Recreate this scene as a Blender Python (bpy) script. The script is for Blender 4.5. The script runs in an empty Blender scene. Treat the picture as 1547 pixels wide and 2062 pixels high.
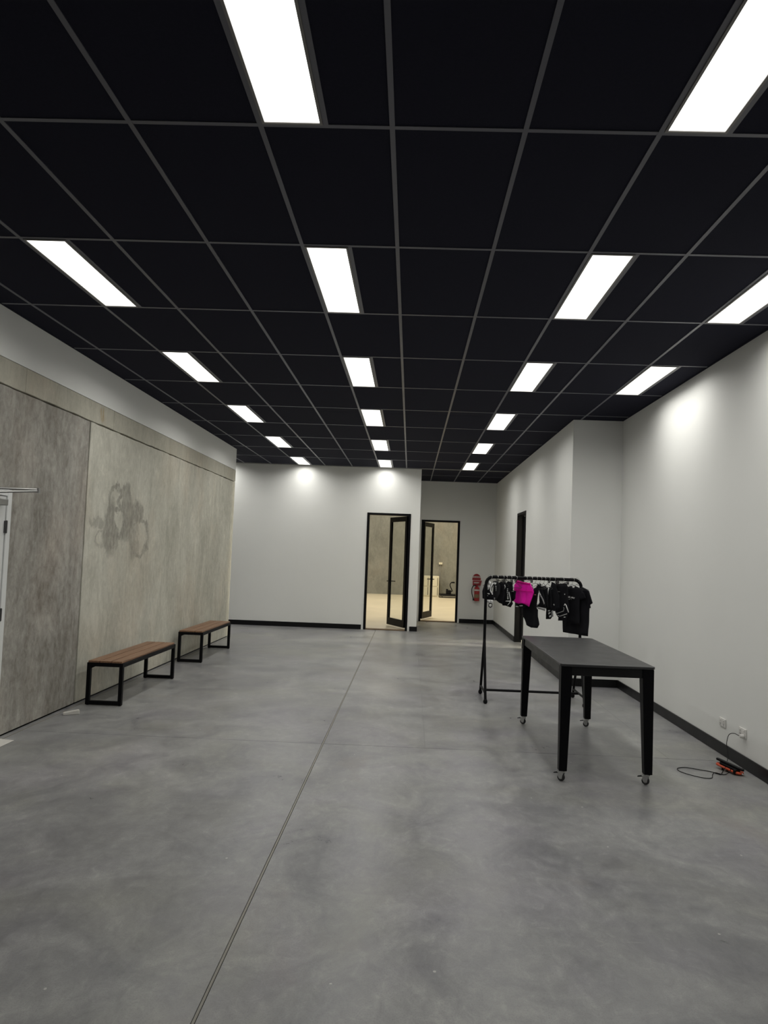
import bpy, bmesh, math, random
from mathutils import Vector, Matrix
random.seed(7)
S = bpy.context.scene
COL = S.collection

# ------------------------------------------------------------------ camera
F, YAW, PITCH, ROLL, CX, CY = 1377.67, -.0240, .0490, .0367, 795.79, 1050.25
CAMZ = 1.6528
cam = bpy.data.cameras.new('camera')
cam.sensor_fit = 'HORIZONTAL'; cam.sensor_width = 36.0; cam.lens = F / 1547 * 36
cam.shift_x = (773.5 - CX) / 1547; cam.shift_y = (CY - 1031) / 1547
cam.clip_start = .05; cam.clip_end = 200
camo = bpy.data.objects.new('camera', cam); COL.objects.link(camo)
fw = Vector((math.sin(YAW) * math.cos(PITCH), math.cos(YAW) * math.cos(PITCH), math.sin(PITCH)))
r0 = Vector((math.cos(YAW), -math.sin(YAW), 0)); u0 = r0.cross(fw)
rr = r0 * math.cos(ROLL) + u0 * math.sin(ROLL); uu = -r0 * math.sin(ROLL) + u0 * math.cos(ROLL)
M = Matrix((rr, uu, -fw)).transposed().to_4x4(); M.translation = (0, 0, CAMZ)
camo.matrix_world = M
S.camera = camo

# ------------------------------------------------------------------ world, lights of the neighbouring rooms, exposure
w = bpy.data.worlds.new('world'); S.world = w; w.use_nodes = True
w.node_tree.nodes['Background'].inputs[0].default_value = (.02, .022, .025, 1)
w.node_tree.nodes['Background'].inputs[1].default_value = .3
S.view_settings.view_transform = 'Standard'; S.view_settings.look = 'None'
S.view_settings.gamma = 1; S.view_settings.use_curve_mapping = False
S.view_settings.exposure = 0.0
PANEL_GLOW, PANEL_WATT, PANEL_SPREAD = 2.2, 10.5, math.radians(162)   # ceiling light panels: diffuser brightness, lamp power, prismatic spread

def area(name, loc, sx, sy, power, col, rot=(0, 0, 0)):
    l = bpy.data.lights.new(name, 'AREA'); l.shape = 'RECTANGLE'; l.size = sx; l.size_y = sy
    l.energy = power; l.color = col
    o = bpy.data.objects.new(name, l); COL.objects.link(o); o.location = loc; o.rotation_euler = rot
    return o
for i, (x, y) in enumerate(((-5, 19), (-5, 25), (-.5, 20.2), (-.5, 25.5), (3.5, 20.2), (3.5, 25.5))):
    area('warehouse_lamp', (x, y, 6.2), 1.0, 1.0, 205 if x > 1 else 140, (1, .86, .57) if x > 1 else (1, .95, .83))
area('side_room_lamp', (7.7, 13.0, 2.05), .35, .35, 480, (1, .90, .68), (0, math.radians(80), 0))
area('side_room_ceiling_lamp', (4.6, 13.0, 3.2), .6, .6, 60, (1, .93, .8))

# ------------------------------------------------------------------ helpers
class MB:
    """collects boxes, tubes and prisms into one mesh"""
    def __init__(s): s.v = []; s.f = []
    def add(s, vs, fs, m=None):
        o = len(s.v)
        s.v += [tuple(m @ Vector(p)) if m else tuple(p) for p in vs]
        s.f += [tuple(i + o for i in f) for f in fs]
        return s
    def box(s, x0, x1, y0, y1, z0, z1, m=None):
        vs = [(x0, y0, z0), (x1, y0, z0), (x1, y1, z0), (x0, y1, z0), (x0, y0, z1), (x1, y0, z1), (x1, y1, z1), (x0, y1, z1)]
        return s.add(vs, [(0, 3, 2, 1), (4, 5, 6, 7), (0, 1, 5, 4), (1, 2, 6, 5), (2, 3, 7, 6), (3, 0, 4, 7)], m)
    def hexa(s, a, b, m=None):
        """eight corners: bottom quad a, top quad b"""
        return s.add(list(a) + list(b), [(0, 3, 2, 1), (4, 5, 6, 7), (0, 1, 5, 4), (1, 2, 6, 5), (2, 3, 7, 6), (3, 0, 4, 7)], m)
    def prism(s, pts, axis, a, b, m=None):
        """2D outline extruded from a to b along axis; pts are the two other coordinates in order"""
        n = len(pts)
        def P(p, t):
            return {'x': (t, p[0], p[1]), 'y': (p[0], t, p[1]), 'z': (p[0], p[1], t)}[axis]
        vs = [P(p, a) for p in pts] + [P(p, b) for p in pts]
        fs = [tuple(range(n))[::-1], tuple(range(n, 2 * n))] + [(i, (i + 1) % n, n + (i + 1) % n, n + i) for i in range(n)]
        return s.add(vs, fs, m)
    def tube(s, pts, r, n=10, closed=False, m=None):
        pts = [Vector(p) for p in pts]; k = len(pts)
        rs = r if isinstance(r, (list, tuple)) else [r] * k
        vs = []; up = None
        for i, p in enumerate(pts):
            if closed: t = pts[(i + 1) % k] - pts[i - 1]
            else: t = pts[min(i + 1, k - 1)] - pts[max(i - 1, 0)]
            t.normalize()
            if up is None:
                up = Vector((0, 0, 1)) if abs(t.z) < .9 else Vector((1, 0, 0))
            up = (up - t * up.dot(t))
            if up.length < 1e-5: up = Vector((1, .3, .2)).cross(t)
            up.normalize(); q = t.cross(up)
            for j in range(n):
                a = 2 * math.pi * j / n
                vs.append(p + (up * math.cos(a) + q * math.sin(a)) * rs[i])
        fs = []
        for i in range(k if closed else k - 1):
            for j in range(n):
                a = i * n + j; b = i * n + (j + 1) % n; c = ((i + 1) % k) * n + (j + 1) % n; d = ((i + 1) % k) * n + j
                fs.append((a, b, c, d))
        if not closed:
            fs.append(tuple(range(n))[::-1]); fs.append(tuple(range((k - 1) * n, k * n)))
        return s.add(vs, fs, m)
    def lathe(s, prof, n=20, m=None):
        vs = []; fs = []
        for (r, z) in prof:
            for j in range(n):
                a = 2 * math.pi * j / n; vs.append((r * math.cos(a), r * math.sin(a), z))
        for i in range(len(prof) - 1):
            for j in range(n):
                fs.append((i * n + j, i * n + (j + 1) % n, (i + 1) * n + (j + 1) % n, (i + 1) * n + j))
        fs.append(tuple(range(n))[::-1]); fs.append(tuple(range((len(prof) - 1) * n, len(prof) * n)))
        return s.add(vs, fs, m)
    def build(s, name, mat, parent=None, smooth=False, bevel=0, seg=2):
        me = bpy.data.meshes.new(name); me.from_pydata(s.v, [], s.f)
        bm = bmesh.new(); bm.from_mesh(me); bmesh.ops.recalc_face_normals(bm, faces=bm.faces); bm.to_mesh(me); bm.free()
        me.materials.append(mat)
        if smooth: me.shade_smooth(); me.set_sharp_from_angle(angle=math.radians(40))
        o = bpy.data.objects.new(name, me); COL.objects.link(o)
        if parent:
            o.parent = parent; o.matrix_parent_inverse = parent.matrix_basis.inverted()
        if bevel:
            b = o.modifiers.new('bevel', 'BEVEL'); b.width = bevel; b.segments = seg; b.limit_method = 'ANGLE'; b.angle_limit = math.radians(40)
        return o
def empty(name, loc=(0, 0, 0)):
    o = bpy.data.objects.new(name, None); COL.objects.link(o); o.location = loc; o.empty_display_size = .1
    return o
def tag(o, label, cat, group=None, kind=None):
    o['label'] = label; o['category'] = cat
    if group: o['group'] = group
    if kind: o['kind'] = kind
    return o
def struct(o, label=None):
    o['kind'] = 'structure'
    if label: o['label'] = label
    return o
def shared(o, name, parent=None, loc=None):
    c = o.copy(); COL.objects.link(c); c.name = name
    if parent: c.parent = parent; c.matrix_parent_inverse = parent.matrix_basis.inverted()
    if loc is not None: c.location = loc
    return c
def smooth_path(ctrl, k=8):
    """Catmull-Rom through the control points"""
    P = [Vector(p) for p in ctrl]; out = []
    for i in range(len(P) - 1):
        a = P[max(i - 1, 0)]; b = P[i]; c = P[i + 1]; d = P[min(i + 2, len(P) - 1)]
        for j in range(k):
            t = j / k
            out.append(.5 * ((2 * b) + (c - a) * t + (2 * a - 5 * b + 4 * c - d) * t * t + (-a + 3 * b - 3 * c + d) * t ** 3))
    out.append(P[-1]); return out

# ------------------------------------------------------------------ materials
class NT:
    def __init__(s, name):
        s.m = bpy.data.materials.new(name); s.m.use_nodes = True; s.t = s.m.node_tree
        s.b = s.t.nodes['Principled BSDF']; s.out = s.t.nodes['Material Output']
    def n(s, kind, **kw):
        x = s.t.nodes.new(kind)
        for k, v in kw.items(): setattr(x, k, v)
        return x
    def put(s, sock, v):
        if isinstance(v, bpy.types.NodeSocket): s.t.links.new(v, sock)
        elif isinstance(v, tuple) and len(v) == 3 and sock.type == 'RGBA': sock.default_value = (*v, 1)
        else: sock.default_value = v
    def pos(s): return s.n('ShaderNodeNewGeometry').outputs['Position']
    def obj(s): return s.n('ShaderNodeTexCoord').outputs['Object']
    def mapping(s, v, scale=(1, 1, 1), loc=(0, 0, 0)):
        x = s.n('ShaderNodeMapping'); s.put(x.inputs['Vector'], v); x.inputs['Scale'].default_value = scale; x.inputs['Location'].default_value = loc
        return x.outputs[0]
    def noise(s, v, scale, detail=4, rough=.55, dist=0, out='Fac'):
        x = s.n('ShaderNodeTexNoise'); s.put(x.inputs['Vector'], v); x.inputs['Scale'].default_value = scale
        x.inputs['Detail'].default_value = detail; x.inputs['Roughness'].default_value = rough; x.inputs['Distortion'].default_value = dist
        return x.outputs[out]
    def ramp(s, f, stops, interp='LINEAR'):
        x = s.n('ShaderNodeValToRGB'); s.put(x.inputs[0], f); e = x.color_ramp; e.interpolation = interp
        while len(e.elements) < len(stops): e.elements.new(.5)
        for el, (p, c) in zip(e.elements, stops):
            el.position = p; el.color = (*c, 1) if isinstance(c, tuple) else (c, c, c, 1)
        return x.outputs[0]
    def mix(s, f, a, b, mode='MIX'):
        x = s.n('ShaderNodeMix', data_type='RGBA', blend_type=mode); s.put(x.inputs[0], f); s.put(x.inputs[6], a); s.put(x.inputs[7], b)
        return x.outputs[2]
    def math(s, op, a, b=0.0, c=0.0):
        x = s.n('ShaderNodeMath', operation=op); s.put(x.inputs[0], a); s.put(x.inputs[1], b); s.put(x.inputs[2], c)
        return x.outputs[0]
    def sep(s, v):
        x = s.n('ShaderNodeSeparateXYZ'); s.put(x.inputs[0], v); return x.outputs
    def bump(s, h, strength=.2, dist=.01):
        x = s.n('ShaderNodeBump'); s.put(x.inputs['Height'], h); x.inputs['Strength'].default_value = strength; x.inputs['Distance'].default_value = dist
        s.put(s.b.inputs['Normal'], x.outputs[0])
    def set(s, **kw):
        names = dict(color='Base Color', rough='Roughness', metal='Metallic', spec='Specular IOR Level', coat='Coat Weight', sheen='Sheen Weight')
        for k, v in kw.items(): s.put(s.b.inputs[names[k]], v)
        return s.m

def paint(name, col, rough=.5, var=.06, scale=6, spec=.5, metal=0.0, bump=0, bscale=200):
    t = NT(name); p = t.pos()
    n = t.noise(p, scale, 4)
    c = t.mix(n, tuple(max(0, x * (1 - var)) for x in col), tuple(min(1, x * (1 + var)) for x in col))
    if bump: t.bump(t.noise(p, bscale, 2), bump, .002)
    return t.set(color=c, rough=t.ramp(n, [(.3, max(.02, rough - .04)), (.7, min(1, rough + .04))]), spec=spec, metal=metal)

def concrete_floor():
    t = NT('floor_concrete'); p = t.pos()
    big = t.noise(t.mapping(p, (1, .8, 1)), .6, 6, .6, .6)
    mid = t.noise(t.mapping(p, (1, 1, 1), (4, 9, 0)), 1.9, 6, .66, .9)
    fine = t.noise(t.mapping(p, (1.2, .8, 1)), 13, 8, .7, .6)
    grit = t.noise(p, 150, 3, .6)
    c = t.ramp(big, [(.28, (.209, .208, .215)), (.5, (.266, .267, .271)), (.75, (.325, .326, .319))])
    c = t.mix(t.ramp(mid, [(.30, 0.0), (.70, 1.0)]), t.mix(1.0, c, (.68, .68, .71), 'MULTIPLY'), t.mix(1.0, c, (1.26, 1.26, 1.22), 'MULTIPLY'))
    c = t.mix(t.ramp(fine, [(.30, .55), (.52, 0.0)]), c, t.mix(1.0, c, (.68, .68, .69), 'MULTIPLY'))
    c = t.mix(t.ramp(fine, [(.54, 0.0), (.74, .7)]), c, t.mix(1.0, c, (1.42, 1.41, 1.37), 'MULTIPLY'))
    c = t.mix(t.ramp(grit, [(.3, .3), (.5, 0.0)]), c, (.12, .12, .12))
    # violet-grey, olive and brown casts
    c = t.mix(t.ramp(t.noise(t.mapping(p, (1, 1, 1), (21, 8, 0)), 1.1, 4, .6, .5), [(.48, 0.0), (.66, .8)]), c, t.mix(1.0, c, (1.0, .975, 1.04), 'MULTIPLY'))
    c = t.mix(t.ramp(t.noise(t.mapping(p, (1, 1, 1), (1, 28, 0)), .8, 4, .6, .5), [(.5, 0.0), (.68, .8)]), c, t.mix(1.0, c, (1.01, 1.01, .93), 'MULTIPLY'))
    brown = t.ramp(t.noise(t.mapping(p, (1, 1, 1), (11, 3, 0)), .9, 5, .6, .8), [(.6, 0.0), (.74, .4)])
    c = t.mix(brown, c, (.225, .195, .17))
    scuff = t.ramp(t.noise(t.mapping(p, (1.3, .9, 1), (2, 17, 0)), 3.0, 7, .72, 1.0), [(.56, 0.0), (.78, .34)])
    c = t.mix(scuff, c, (.165, .165, .168))
    # pale rub marks
    rub = t.ramp(t.noise(t.mapping(p, (.8, 2.2, 1), (7, 1, 0)), 6.5, 6, .78, 2.2), [(.60, 0.0), (.74, .5)])
    c = t.mix(rub, c, (.40, .39, .37))
    # pale plaster specks
    v = t.n('ShaderNodeTexVoronoi'); t.put(v.inputs['Vector'], p); v.inputs['Scale'].default_value = 5.5
    rnd = t.sep(v.outputs['Color'])[0]
    d = t.math('ADD', v.outputs['Distance'], t.math('MULTIPLY', t.math('SUBTRACT', t.noise(p, 70, 2), .5), .06))
    speck = t.math('MULTIPLY', t.math('LESS_THAN', d, .036), t.math('GREATER_THAN', rnd, .62))
    c = t.mix(t.math('MULTIPLY', speck, .8), c, (.55, .54, .51))
    rough = t.ramp(t.math('ADD', t.math('MULTIPLY', mid, .6), t.math('MULTIPLY', fine, .4)), [(.3, .25), (.5, .34), (.72, .48)])
    t.bump(t.math('ADD', t.math('MULTIPLY', fine, .3), t.math('MULTIPLY', mid, .7)), .05, .02)
    return t.set(color=c, rough=rough, spec=.42)

def concrete_wall(name, dark, light, contrast=1.0, stain=False, tint=(.30, .26, .22)):
    t = NT(name); p = t.pos()
    streak = t.noise(t.mapping(p, (1, 1.35, .5)), 1.7, 6, .68, .9)
    big = t.noise(t.mapping(p, (1, 1, .8), (3, 5, 1)), .9, 5, .55, .6)
    fine = t.noise(t.mapping(p, (1, 1, .55)), 17, 6, .75, .5)
    f = t.math('ADD', t.math('MULTIPLY', streak, .40), t.math('ADD', t.math('MULTIPLY', big, .30), t.math('MULTIPLY', fine, .36)))
    lo = .53 - .15 / contrast * .9; hi = .53 + .15 / contrast * .9
    c = t.ramp(f, [(max(0, lo), dark), (min(1, hi), light)])
    # warm and green casts in the cement
    c = t.mix(t.ramp(t.noise(t.mapping(p, (1, 1, .5), (8, 2, 2)), 1.3, 4), [(.5, 0.0), (.72, .45)]), c, t.mix(1.0, c, (1.10, .98, .90), 'MULTIPLY'))
    drip = t.ramp(t.noise(t.mapping(p, (1, 1.6, .22), (9, 4, 3)), 3.4, 8, .72, .6), [(.56, 0.0), (.70, .5)])
    c = t.mix(drip, c, t.mix(1.0, c, (.66, .67, .64), 'MULTIPLY'))
    # pin holes and dark drips
    hole = t.ramp(t.noise(t.mapping(p, (1, 1, .35), (5, 1, 7)), 15, 5, .75), [(.66, 0.0), (.73, .6)])
    c = t.mix(hole, c, t.mix(1.0, c, (.55, .55, .53), 'MULTIPLY'))
    pale = t.ramp(t.noise(t.mapping(p, (1, 1.0, .7), (1, 8, 4)), 6, 6, .8, .8), [(.56, 0.0), (.68, .6)])
    c = t.mix(pale, c, t.mix(1.0, c, (1.22, 1.22, 1.2), 'MULTIPLY'))
    if stain:
        q = t.n('ShaderNodeVectorMath', operation='ADD')
        nz = t.n('ShaderNodeVectorMath', operation='SCALE'); nz.inputs['Scale'].default_value = .34
        off = t.n('ShaderNodeVectorMath', operation='SUBTRACT'); t.put(off.inputs[0], t.noise(p, 4.2, 6, .62, 0, 'Color')); off.inputs[1].default_value = (.5, .5, .5)
        t.put(nz.inputs[0], off.outputs[0]); t.put(q.inputs[0], p); t.put(q.inputs[1], nz.outputs[0])
        _, Y, Z = t.sep(q.outputs[0])[:3]
        acc = None
        def dist(cy, cz, ry, rz):
            a = t.math('DIVIDE', t.math('SUBTRACT', Y, cy), ry); b = t.math('DIVIDE', t.math('SUBTRACT', Z, cz), rz)
            return t.math('SQRT', t.math('ADD', t.math('MULTIPLY', a, a), t.math('MULTIPLY', b, b)))
        def add(v, k):
            nonlocal acc
            v = t.math('MULTIPLY', v, k); acc = v if acc is None else t.math('MAXIMUM', acc, v)
        for cy, cz, ry, rz, wdt, k in ((7.81, 2.17, .2, .15, .28, .8), (7.88, 1.91, .16, .13, .30, .9), (8.52, 1.75, .28, .2, .25, .7), (7.46, 1.72, .13, .10, .3, .55), (8.03, 2.2, .13, .14, .5, .8), (8.36, 1.74, .13, .16, .45, .55)):
            d = dist(cy, cz, ry, rz)
            r_ = t.n('ShaderNodeMapRange'); r_.interpolation_type = 'SMOOTHSTEP'; t.put(r_.inputs[0], t.math('ABSOLUTE', t.math('SUBTRACT', d, 1.0))); r_.inputs[1].default_value = wdt; r_.inputs[2].default_value = wdt * .25; r_.inputs[3].default_value = 0; r_.inputs[4].default_value = 1
            add(r_.outputs[0], k)
        for cy, cz, ry, rz, k in ((8.45, 2.08, .17, .18, .85), (7.70, 1.84, .22, .38, .85), (8.12, 1.98, .26, .30, .8), (8.32, 1.72, .13, .24, .65), (7.36, 1.90, .24, .07, .6), (8.05, 2.24, .10, .10, .7)):
            d = dist(cy, cz, ry, rz)
            r_ = t.n('ShaderNodeMapRange'); r_.interpolation_type = 'SMOOTHSTEP'; t.put(r_.inputs[0], d); r_.inputs[1].default_value = 1.15; r_.inputs[2].default_value = .6; r_.inputs[3].default_value = 0; r_.inputs[4].default_value = 1
            add(r_.outputs[0], k)
        d = dist(7.88, 1.92, .12, .10)
        hol = t.math('SUBTRACT', 1.0, t.math('MULTIPLY', t.ramp(d, [(.75, 1.0), (1.0, 0.0)]), .9))
        rag = t.math('MULTIPLY', t.math('SUBTRACT', t.noise(t.mapping(p, (1, 1, .6)), 9, 6, .75, .6), .5), .85)
        acc = t.ramp(t.math('ADD', t.math('MULTIPLY', acc, hol), t.math('MULTIPLY', rag, t.ramp(acc, [(.02, 0.0), (.3, 1.0)]))), [(.18, 0.0), (.85, 1.0)])
        acc = t.math('MULTIPLY', acc, t.ramp(t.noise(t.mapping(p, (1, 1, .45)), 20, 6, .75), [(.32, .35), (.62, 1.0)]))
        c = t.mix(t.math('MULTIPLY', acc, .80), c, (.19, .18, .155))
        rust = t.math('MULTIPLY', t.ramp(t.noise(t.mapping(p, (1, 5, .5)), 5, 4), [(.4, 0.0), (.6, 1.0)]), t.ramp(dist(7.32, 3.06, .10, .12), [(.3, 1.0), (1.0, 0.0)]))
        c = t.mix(t.math('MULTIPLY', rust, .7), c, (.36, .24, .09))
    t.bump(t.math('ADD', t.math('MULTIPLY', fine, .5), t.math('MULTIPLY', hole, -1.0)), .25, .006)
    return t.set(color=c, rough=.82, spec=.25)

def wood(name, c0, c1):
    t = NT(name); p = t.pos()
    g = t.noise(t.mapping(p, (14, .9, 14)), 3.0, 6, .6, .4)
    g2 = t.noise(t.mapping(p, (60, 3, 60)), 3.0, 3, .6)
    oi = t.n('ShaderNodeObjectInfo').outputs['Random']
    c = t.ramp(g, [(.3, c0), (.7, c1)])
    c = t.mix(t.math('MULTIPLY', g2, .35), c, t.mix(1.0, c, (.6, .55, .5), 'MULTIPLY'))
    c = t.mix(t.math('MULTIPLY', oi, .3), c, t.mix(1.0, c, (.75, .72, .7), 'MULTIPLY'))
    t.bump(g2, .1, .002)
    return t.set(color=c, rough=.5)

def glass_thin(name, tint=(.96, .97, .96)):
    t = NT(name)
    tr = t.n('ShaderNodeBsdfTransparent'); tr.inputs[0].default_value = (*tint, 1)
    gl = t.n('ShaderNodeBsdfGlossy'); gl.inputs[1].default_value = .01
    lw = t.n('ShaderNodeLayerWeight'); lw.inputs[0].default_value = .5
    fr = t.math('ADD', t.math('MULTIPLY', t.math('POWER', lw.outputs['Facing'], 4.0), .5), .03)
    mx = t.n('ShaderNodeMixShader'); t.t.links.new(fr, mx.inputs[0]); t.t.links.new(tr.outputs[0], mx.inputs[1]); t.t.links.new(gl.outputs[0], mx.inputs[2])
    t.t.links.new(mx.outputs[0], t.out.inputs[0]); return t.m

def fabric(name, col, rough=.85):
    t = NT(name); p = t.pos()
    n = t.noise(p, 18, 4); weave = t.noise(p, 900, 1)
    c = t.mix(n, tuple(x * .8 for x in col), tuple(min(1, x * 1.2) for x in col))
    t.bump(t.math('ADD', t.math('MULTIPLY', weave, .3), n), .15, .004)
    return t.set(color=c, rough=rough, spec=.2)

def emit(name, col, k):
    t = NT(name); e = t.n('ShaderNodeEmission'); e.inputs[0].default_value = (*col, 1); e.inputs[1].default_value = k
    t.t.links.new(e.outputs[0], t.out.inputs[0]); return t.m

MAT = dict(
    floor=concrete_floor(),
    filler=paint('joint_filler', (.27, .258, .225), .7, .15, 20),
    gap=paint('dark_gap', (.02, .02, .02), .9),
    white=paint('white_wall_paint', (.845, .85, .825), .62, .015, 3, .3, bump=.08, bscale=350),
    offwhite=paint('greyish_white_paint', (.62, .62, .61), .7, .03),  # plain greyish off-white of the warehouse ceiling
    ctile=paint('black_ceiling_tile', (.0185, .0190, .031), .95, .25, 60, .12, bump=.3, bscale=260),
    cbar=paint('charcoal_grid_bar', (.118, .119, .142), .38, .02, 6, .5),
    lframe=paint('light_frame_alloy', (.22, .21, .20), .45, .05, 6, .5),
    panel=emit('diffuser_glow', (1, .985, .935), PANEL_GLOW),
    base=paint('black_skirting_gloss', (.007, .007, .008), .35, .1, 6, .22),
    black=paint('black_frame_satin', (.004, .004, .005), .45, .1, 9, .13),
    steel=paint('black_powdercoat', (.004, .004, .005), .5, .1, 30, .13),
    tabletop=paint('charcoal_tabletop', (.030, .030, .032), .40, .2, 7, .5),
    tableleg=paint('black_table_paint', (.0032, .0032, .0045), .42, .1, 9, .12),
    apron=paint('black_apron_satin', (.008, .008, .009), .35, .1, 7, .3),
    conc1=concrete_wall('dark_precast_concrete', (.195, .18, .155), (.44, .423, .383), 1.4),
    conc2=concrete_wall('pale_precast_concrete', (.40, .388, .327), (.63, .615, .535), 1.25, True),
    conc3=concrete_wall('beam_concrete', (.36, .345, .285), (.57, .55, .465), .9, True),
    conc4=concrete_wall('warehouse_concrete', (.16, .16, .145), (.30, .30, .27), .8),
    wfloor=paint('cream_warehouse_floor', (.60, .53, .40), .45, .12, 1.5, .4),
    wood=wood('oiled_hardwood', (.20, .105, .058), (.36, .205, .118)),
    sill=paint('timber_threshold', (.19, .13, .075), .6, .2, 9),
    glass=glass_thin('clear_glass'),
    door=paint('white_door_paint', (.74, .75, .74), .45, .01, 2),
    alloy=paint('brushed_alloy', (.32, .32, .31), .38, .1, 40, .5, .8),
    dalloy=paint('dark_alloy', (.10, .10, .10), .42, .1, 40, .5, .6),
    chrome=paint('zinc_caster_metal', (.55, .55, .54), .3, .1, 40, .5, .9),
    rubber=paint('grey_rubber', (.03, .03, .032), .7, .1, 40),
    rim=paint('pale_caster_hub', (.28, .28, .27), .5, .1, 40),
    red=paint('extinguisher_red', (.36, .018, .022), .35, .05, 9),
    dred=paint('sign_red', (.30, .016, .022), .5, .05, 9),
    lwhite=paint('label_white', (.62, .58, .55), .6),
    label=paint('label_olive', (.22, .18, .10), .6, .3, 60),
    plastic=paint('white_plastic', (.72, .71, .68), .4, .03),
    wedge=paint('cream_rubber', (.66, .64, .59), .55, .04),
    cord=paint('black_cord', (.004, .004, .004), .6, .1, 9, .15),
    orange=paint('orange_plastic', (.62, .085, .03), .45, .06),
    bplastic=paint('black_plastic', (.006, .006, .007), .5, .1, 9, .15),
    cabinet=paint('cream_cabinet', (.70, .66, .53), .5, .03),
    hook=paint('steel_hook_wire', (.55, .55, .53), .3, .05, 20, .5, .85),
    wire=paint('dark_hanger_wire', (.02, .02, .02), .4),
    f_black=fabric('black_jersey', (.0065, .0065, .009)),
    f_char=fabric('charcoal_print', (.018, .018, .02)),
    f_white=fabric('white_trim_fabric', (.86, .86, .84)),
    f_grey=fabric('grey_trim_fabric', (.36, .36, .36)),
    f_pink=fabric('magenta_satin', (1.0, .012, .44), .5),
    f_pink2=fabric('deep_magenta_satin', (.80, .006, .30), .55),
    f_red=fabric('red_emblem', (.40, .16, .17)),
)
# ================================================================== the shell
XL, XR, XA = -3.408, 2.8215, 2.1525           # left concrete face, right wall face, stepped-in right wall face
YR, YB, YA = 9.258, 15.096, 17.46             # step in the right wall, back wall, alcove wall
XB = .1876                                    # free end of the back wall
YC = 13.0                                     # end of the concrete wall
ZC = 3.577                                    # ceiling
REAR, ANX = -3.5, -7.0
FARY = 28.5
def GX(c): return (c - 4.2488) * .6
def GY(r): return (2 * r + 4.9913) * .6

# ---- floor: slabs with filled saw cuts between them
floor = struct(MB().box(ANX - .2, 8.2, REAR - .2, YA + .3, -.12, -.03).build('floor', MAT['gap']), 'grey polished concrete floor with saw-cut joints')
JX, JY = -.70, 6.0
slab_rects = [(XL + .062, JX - .0075, REAR, JY - .0025), (JX + .0075, 8.0, REAR, JY - .0025),
              (XL + .062, JX - .0075, JY + .0025, YB + .12), (JX + .0075, XB, JY + .0025, YB + .12), (XB, XA + .12, JY + .0025, YA + .12), (XA + .12, 8.0, JY + .0025, 15.02), (ANX, XL - .2, 9.0, YB), (XL - .2, XL + .062, YC, YB)]
for x0, x1, y0, y1 in slab_rects:
    MB().box(x0, x1, y0, y1, -.05, 0).build('slab', MAT['floor'], floor, bevel=.0015, seg=1)
MB().box(JX - .0048, JX + .0048, REAR, YB, -.05, -.0008).build('joint_filler', MAT['filler'], floor)
MB().box(XL - .01, XL + .046, REAR, YC, -.05, -.002).build('edge_strip', MAT['floor'], floor)
MB().box(XL + .050, XL + .058, REAR, YC, -.05, .001).build('joint_filler', MAT['filler'], floor)

# ---- left wall of precast panels
wl = struct(MB().box(XL - .2, XL - .06, REAR, YC - .01, -.02, ZC + .3).build('wall_left', MAT['gap']), 'precast concrete wall with white plaster upstand')
def jag(a, b, n, amp, fixed, vert):
    """points along an edge with a little raggedness"""
    out = []
    for i in range(n + 1):
        t = a + (b - a) * i / n; j = random.uniform(-amp, amp) if 0 < i < n else 0
        out.append((fixed + j, t) if vert else (t, fixed + j))
    return out
ZB0, ZB1 = 2.944, 3.164
PJ = 7.062
def panel_piece(name, outline, mat, x1=XL, label=None):
    o = MB().prism(outline, 'x', XL - .07, x1).build(name, mat, wl, bevel=.004, seg=1)
    if label: o['label'] = label
    return o
# near dark panel, notched for the white door
pts = [(3.0, .012), (4.66, .012), (4.66, 2.09), (5.735, 2.09), (5.735, .012), (PJ - .012, .012)]
pts += jag(.012, ZB0 - .006, 26, .0025, PJ - .012, True)[1:] + jag(PJ - .012, 3.0, 50, .004, ZB0 - .006, False)[1:]
panel_piece('concrete_panel', pts, MAT['conc1'], label='dark weathered panel')
panel_piece('concrete_panel', [(REAR, .012), (2.985, .012), (2.985, ZB0 - .006), (REAR, ZB0 - .006)], MAT['conc1'])
pts = [(PJ + .012, .012), (YC, .012), (YC, ZB0 - .006)] + jag(YC, PJ + .012, 70, .005, ZB0 - .006, False)[1:] + jag(ZB0 - .006, .012, 26, .003, PJ + .012, True)[1:-1]
panel_piece('concrete_panel', pts, MAT['conc2'], label='pale panel with a dark water stain')
cuts = [REAR, 1.9, 4.1, 5.83, 7.6, 9.42, 10.9, 12.2, YC]
for a, b in zip(cuts[:-1], cuts[1:]):
    pts = [(b - .002, ZB1), (a + .002, ZB1)] + jag(a + .002, b - .002, 14, .004, ZB0 + .005, False)
    panel_piece('beam_block', pts, MAT['conc3'], XL + .004)
# white plaster upstand above the concrete
MB().box(XL - .2, XL + .002, REAR, YC, ZB1 + .004, ZC + .02).build('plaster_upstand', MAT['white'], wl, bevel=.002, seg=1)
MB().box(XL - .2, XL - .07, YC - .02, YC, 0, ZB1).build('end_face', MAT['conc2'], wl)
# annexe beyond the end of the concrete wall
struct(MB().box(ANX - .12, ANX, 8.9, YB + .1, 0, ZC).build('wall_annexe_side', MAT['white']))
struct(MB().box(ANX, XL - .2, 8.9, 9.0, 0, ZC).build('wall_annexe_front', MAT['white']))
struct(MB().box(ANX, 3.1, REAR - .12, REAR, 0, ZC).build('wall_rear', MAT['white']))

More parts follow.
